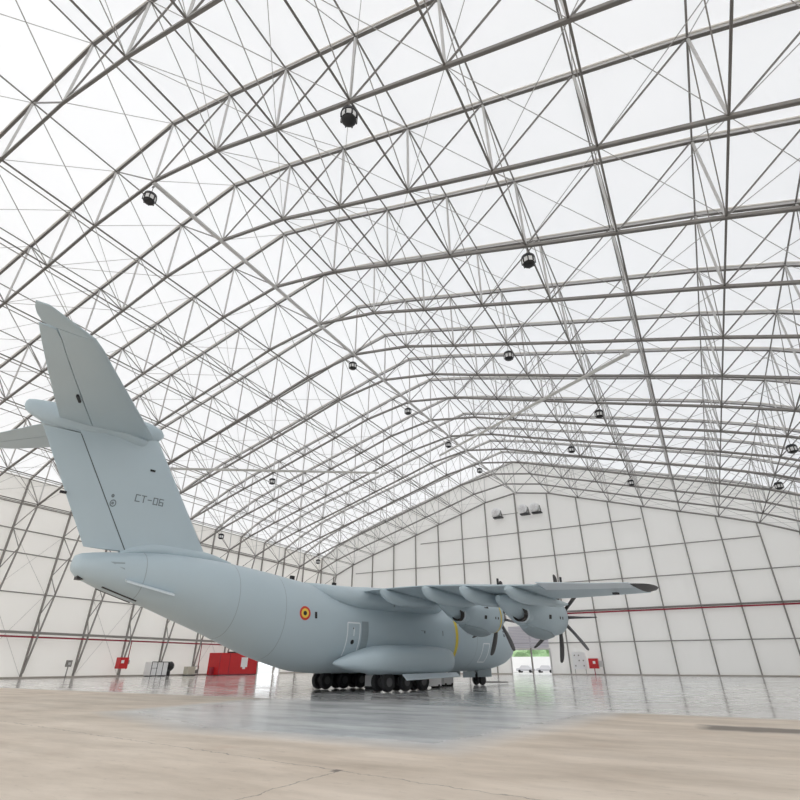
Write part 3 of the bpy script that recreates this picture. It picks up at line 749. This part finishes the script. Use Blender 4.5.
# main gear sponsons, open doors, wheels
for s in (1, -1):
    T = [(14.35,.15,1.95,1.65,2.9),(14.6,.65,2.35,1.30,3.05),(15.3,1.15,2.62,1.06,3.15),(16.5,1.35,2.72,.98,3.2),(19,1.4,2.74,.97,3.2),(21.5,1.4,2.70,.98,3.2),(22.4,1.34,2.6,1.03,3.15),(23.3,1.10,2.35,1.15,3.0),(24.1,.72,2.1,1.3,2.8),(24.7,.35,1.85,1.45,2.6),(24.95,.08,1.7,1.58,2.5)]
    sp = MB().loft([sring(x_[0],x_[1],x_[2],x_[3],36,2.6,s*x_[4]) for x_ in smooth_sections(T,.4)]).build('gear_sponson', M['grey_paint'], air, True, 50)
    g = MB(); g.loft([[A(20.6,s*4.25,1.02),A(20.6,s*4.62,.72),A(20.6,s*4.62,.66),A(20.6,s*4.20,.98)],[A(14.9,s*4.1,1.08),A(14.9,s*4.4,.86),A(14.9,s*4.4,.80),A(14.9,s*4.05,1.04)]])
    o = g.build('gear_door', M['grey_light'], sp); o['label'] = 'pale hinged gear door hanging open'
    for j, X in enumerate((18.05, 19.7, 21.35)):
        mg = MB(); mg.tube(A(X,s*3.2,1.4), A(X,s*3.2,.56), .12, 10); mg.tube(A(X,s*2.7,.56), A(X,s*3.7,.56), .08, 8); mg.tube(A(X+.5,s*3.2,1.3), A(X,s*3.2,.7), .06, 8)
        leg = mg.build('main_gear_leg', M['chrome'], air)
        for y in (2.78, 3.62):
            c0 = A(X, s*y, .565)
            w_ = MB().lathe(c0, [(.30,-.18),(.50,-.19),(.56,-.10),(.56,.10),(.50,.19),(.30,.18)], 24, 'y').build('wheel', M['rubber'], leg, True)
            h2 = MB().lathe(c0, [(.05,-.2),(.26,-.185),(.28,.185),(.05,.2)], 16, 'y').build('wheel_hub', M['gunmetal'], leg, True)
# nose gear
g = MB(); g.tube(A(6.8,0,1.5), A(6.8,0,.42), .10, 10); g.tube(A(7.6,0,1.4), A(6.9,0,.7), .06, 8); g.tube(A(6.8,-.4,.42), A(6.8,.4,.42), .06, 8)
ng = g.build('nose_gear_leg', M['chrome'], air)
for y in (-.33, .33): MB().lathe(A(6.8,y,.425), [(.05,-.12),(.2,-.12),(.38,-.13),(.42,-.07),(.42,.07),(.38,.13),(.2,.12),(.05,.12)], 22, 'y').build('wheel', M['rubber'], ng, True)
for s in (1, -1):
    MB().beam(A(5.7,s*.55,.95), A(7.7,s*.55,.95), .04, .65).build('nose_gear_door', M['grey_deep'], ng)
    MB().beam(A(8.4,s*.8,.85), A(10.0,s*.8,.85), .04, .45).build('belly_blade', M['grey_deep'], fus)

R3 = Matrix.Rotation(pi/2 - AZ, 4, 'Z'); OR = Vector((-21.627,34.456,0))
def W(X, y, z): return OR + R3 @ Vector(A(X, y, z))
# tow bar lying ahead of the nose wheel
a, b_ = W(6.1,0,.22), W(1.6,-.6,.12)
g = MB().tube(a, b_, .06, 8)
t = tag(g.build('tow_bar', M['steel_dark']), 'long thin tow bar on the floor ahead of the nose wheel', 'tow bar')
# white equipment under the belly
def cart(X, y, L_, H_, label, name='ground_cart', m='white', stripe=True):
    p = W(X, y, 0); t = thing(name, label, 'cart', p, pi/2 - AZ)
    MB().box((0,0,.12+H_/2),(L_,.7,H_)).build('body', M[m], t)
    for sx in (-1,1): MB().lathe((sx*L_*.35,0,.12),[(.02,-.38),(.12,-.38),(.12,.38),(.02,.38)],12,'y').build('wheel', M['rubber'], t)
    if stripe: MB().box((0,-.36,.12+H_*.45),(L_*.5,.02,H_*.35)).build('red_marking', M['red'], t)
cart(18.6, -.9, .7, .75, 'small white cart with a red mark between the main wheels')
cart(14.4, 1.0, 2.0, .8, 'long low white cart under the belly ahead of the main wheels', stripe=False)
cart(10.6, -.6, 1.2, .7, 'white box cart behind the nose wheel', stripe=False)

# ------------------------------------------------------------------ things along the walls
def cabinet(name, label, cat, c, s, m, extra=None, rz=0):
    t = thing(name, label, cat, (c[0],c[1],0), rz)
    MB().box((0,0,c[2]),s).build('cabinet_body', M[m], t); return t
t = cabinet('hose_cabinet', 'red fire hose cabinet on a leg by the left wall, left of the white unit', 'cabinet', (-75.4,52.2,1.78),(.9,1.35,1.45),'red')
MB().box((.47,-.25,1.95),(.03,.45,.4)).build('label_plate', M['white'], t); MB().box((0,0,.54),(.12,.12,1.06)).build('leg', M['steel_dark'], t)
MB().box((.2,.79,1.9),(.35,.25,.5)).build('extinguisher_box', M['steel'], t)
t = cabinet('switch_box', 'small grey switch box on the left wall column near the picture edge', 'switch box', (-76.3,45.0,1.7),(.3,.7,.8),'steel')
t.children[0].location = (0,0,0); MB().box((.17,0,1.7),(.03,.3,.3)).build('cover', M['steel_light'], t); MB().box((0,0,.65),(.1,.1,1.3)).build('leg', M['steel_dark'], t)
t = cabinet('air_unit', 'white panelled air unit with a black fan, standing by the left wall', 'air unit', (-75.2,58.0,1.02),(1.6,2.9,1.8),'white')
g = MB()
for y in (-1.45,-.5,.5,1.45): g.box((.82,y,1.02),(.05,.07,1.86))
for z in (.1,1.94): g.box((.82,0,z),(.06,2.97,.08))
g.box((.82,-.9,1.1),(.04,1.1,.05)); g.build('panel_frame', M['black'], t)
MB().lathe((.5,2.0,1.35),[(.05,-.45),(.62,-.45),(.66,.2),(.5,.45),(.05,.5)],20,'y').build('fan_drum', M['black'], t, True)
MB().box((.5,2.0,.36),(.1,.5,.72)).build('fan_stand', M['black'], t)
for yy in (-1.2,1.2): MB().box((0,yy,.06),(1.5,.12,.12)).build('skid', M['black'], t)
t = cabinet('generator', 'small beige generator with a grey pump frame right of the white unit', 'generator', (-75.2,64.4,.72),(1.0,1.5,1.15),'offwhite')
MB().box((0,0,.08),(1.1,1.6,.14)).build('skid', M['black'], t)
g = MB()
for y in (1.0,1.7): g.tube((.1,y,0.02),(.1,y,1.35),.04,6); g.tube((-.4,y,.02),(.1,y,1.3),.03,6)
g.tube((.1,1.0,1.35),(.1,1.7,1.35),.04,6); g.tube((.1,.9,.6),(.1,1.8,1.0),.05,6); g.box((.0,1.35,.55),(.5,.5,.5)); g.build('pump_frame', M['steel_dark'], t)
# red container
t = cabinet('red_container', 'large red metal container with a white notice, by the left wall', 'container', (-72.6,71.3,1.72),(2.6,8.8,3.2),'red')
g = MB(); g.box((1.33,1.2,1.95),(.04,1.5,1.5)); g.box((1.33,1.2,1.05),(.04,.6,.3)); g.build('notice', M['white'], t)
g = MB()
for y in (-4.35,-2.2,4.35): g.box((1.32,y,1.72),(.05,.1,3.2))
g.box((1.32,0,.14),(.06,8.8,.14)); g.build('frame_edge', M['red_dull'], t)
MB().box((0,0,.06),(2.4,8.6,.12)).build('base', M['black'], t)
MB().box((0,-4.65,.6),(.6,.5,1.16)).build('side_valve', M['red_dull'], t)
tag(MB().box((-72.6,71.5,3.45),(1.2,2.6,.22)).build('hatch_cover', M['black']), 'flat black lid lying on top of the red container', 'lid')
# far wall: red cabinet and sign board
t = cabinet('hose_cabinet', 'red fire hose cabinet on a leg by the far wall, right of the propellers', 'cabinet', (-17.75,98.9,1.75),(1.5,.8,1.5),'red')
MB().box((0,0,.53),(.12,.12,1.02)).build('leg', M['red_dull'], t); MB().box((.15,-.42,1.9),(.4,.03,.4)).build('label_plate', M['white'], t)
MB().box((1.15,0,1.7),(.6,.4,.9)).build('switch_box', M['steel_light'], t)
g = MB()
t = thing('notice_board', 'white notice board with grey squares on the far wall left of the red cabinet', 'board', (-20.3,YF-.2,0))
MB().box((0,0,2.2),(2.2,.08,2.6)).build('panel', M['white'], t)
g = MB()
for ix in range(3):
    for iz in range(3):
        if (ix+iz) % 3 != 1: g.box((-.7+ix*.7,-.05,1.4+iz*.8),(.22,.03,.2))
g.build('notice_square', M['steel'], t)
for yy in (-.9,.9): MB().tube((yy,0,0.0),(yy,0,.95),.04,6).build('leg', M['steel_dark'], t)

# ------------------------------------------------------------------ outside, seen through the doorways
tag(MB().poly([(-260,-140,-.05),(260,-140,-.05),(260,320,-.05),(-260,320,-.05)]).build('outdoor_apron', M['asphalt']), 'pale concrete apron outside the open door', 'ground')
bpy.data.objects['outdoor_apron']['kind'] = 'structure'; 
for kk in ('label','category'): del bpy.data.objects['outdoor_apron'][kk]
bpy.data.objects['outdoor_apron'].name = 'ground'
import bmesh
def shrub(x, y, r, lab):
    bm = bmesh.new(); bmesh.ops.create_icosphere(bm, subdivisions=3, radius=1)
    for v in bm.verts:
        k = 1 + random.uniform(-.18,.18); v.co = Vector((v.co.x*r*1.6*k, v.co.y*r*k, (v.co.z*.9*k+.8)*r))
    me = bpy.data.meshes.new('hedge_bush'); bm.to_mesh(me); bm.free(); me.materials.append(M['leaf'])
    tag(link('hedge_bush', me, None, (x,y,.0)), lab, 'bush', 'green bushes outside the far door')
for x, r, lab in ((-53,3.4,'green bush outside, leftmost in the far doorway'),(-40,3.9,'round green bush outside in the middle of the far doorway'),(-27,3.4,'green bush outside at the right of the far doorway')): shrub(x, 136, r, lab)
tag(MB().box((-40,129,1.6),(70,.3,3.2)).build('boundary_wall', M['white']), 'low white boundary wall outside the far doorway, in front of the bushes', 'wall')
for x, lab in ((-36.5,'small grey car parked outside, left in the far doorway'),(-32.0,'small grey car parked outside, right in the far doorway')):
    t = thing('car', lab, 'car', (x-.5,124,0))
    MB().loft([[(-1.9,-.8,.3),(1.9,-.8,.3),(1.9,.8,.3),(-1.9,.8,.3)],[(-1.95,-.85,.8),(1.95,-.85,.75),(1.95,.85,.75),(-1.95,.85,.8)],[(-1.2,-.75,.95),(1.3,-.75,.95),(1.3,.75,.95),(-1.2,.75,.95)],[(-.8,-.65,1.42),(.8,-.65,1.42),(.8,.65,1.42),(-.8,.65,1.42)]]).build('car_body', M['cargrey'], t)
    for sx in (-1.2,1.2):
        for sy in (-.75,.75): MB().lathe((sx,sy,.3),[(.02,-.1),(.3,-.1),(.3,.1),(.02,.1)],14,'y').build('wheel', M['rubber'], t)

# ------------------------------------------------------------------ light
w = bpy.data.worlds.new('overcast_sky'); scene.world = w; w.use_nodes = True
w.node_tree.nodes['Background'].inputs[0].default_value = (.95,.975,1.0,1); w.node_tree.nodes['Background'].inputs[1].default_value = 1.6
sl = bpy.data.lights.new('sun', 'SUN'); sl.energy = 1.6; sl.angle = radians(8); sl.color = (1,.93,.85)
so = bpy.data.objects.new('sun', sl); COL.objects.link(so); so.rotation_euler = (radians(12), radians(-48), 0)

# ------------------------------------------------------------------ camera
cd = bpy.data.cameras.new('camera'); cd.sensor_width = 36; cd.lens = 22.5; cd.clip_end = 900
cam = bpy.data.objects.new('camera', cd); COL.objects.link(cam)
cam.location = (0,0,1.557); cam.rotation_euler = (radians(90+27.9), 0, radians(29.1)); scene.camera = cam
scene.view_settings.view_transform = 'Standard'; scene.view_settings.look = 'None'
scene.view_settings.exposure = 0.0; scene.view_settings.gamma = 1
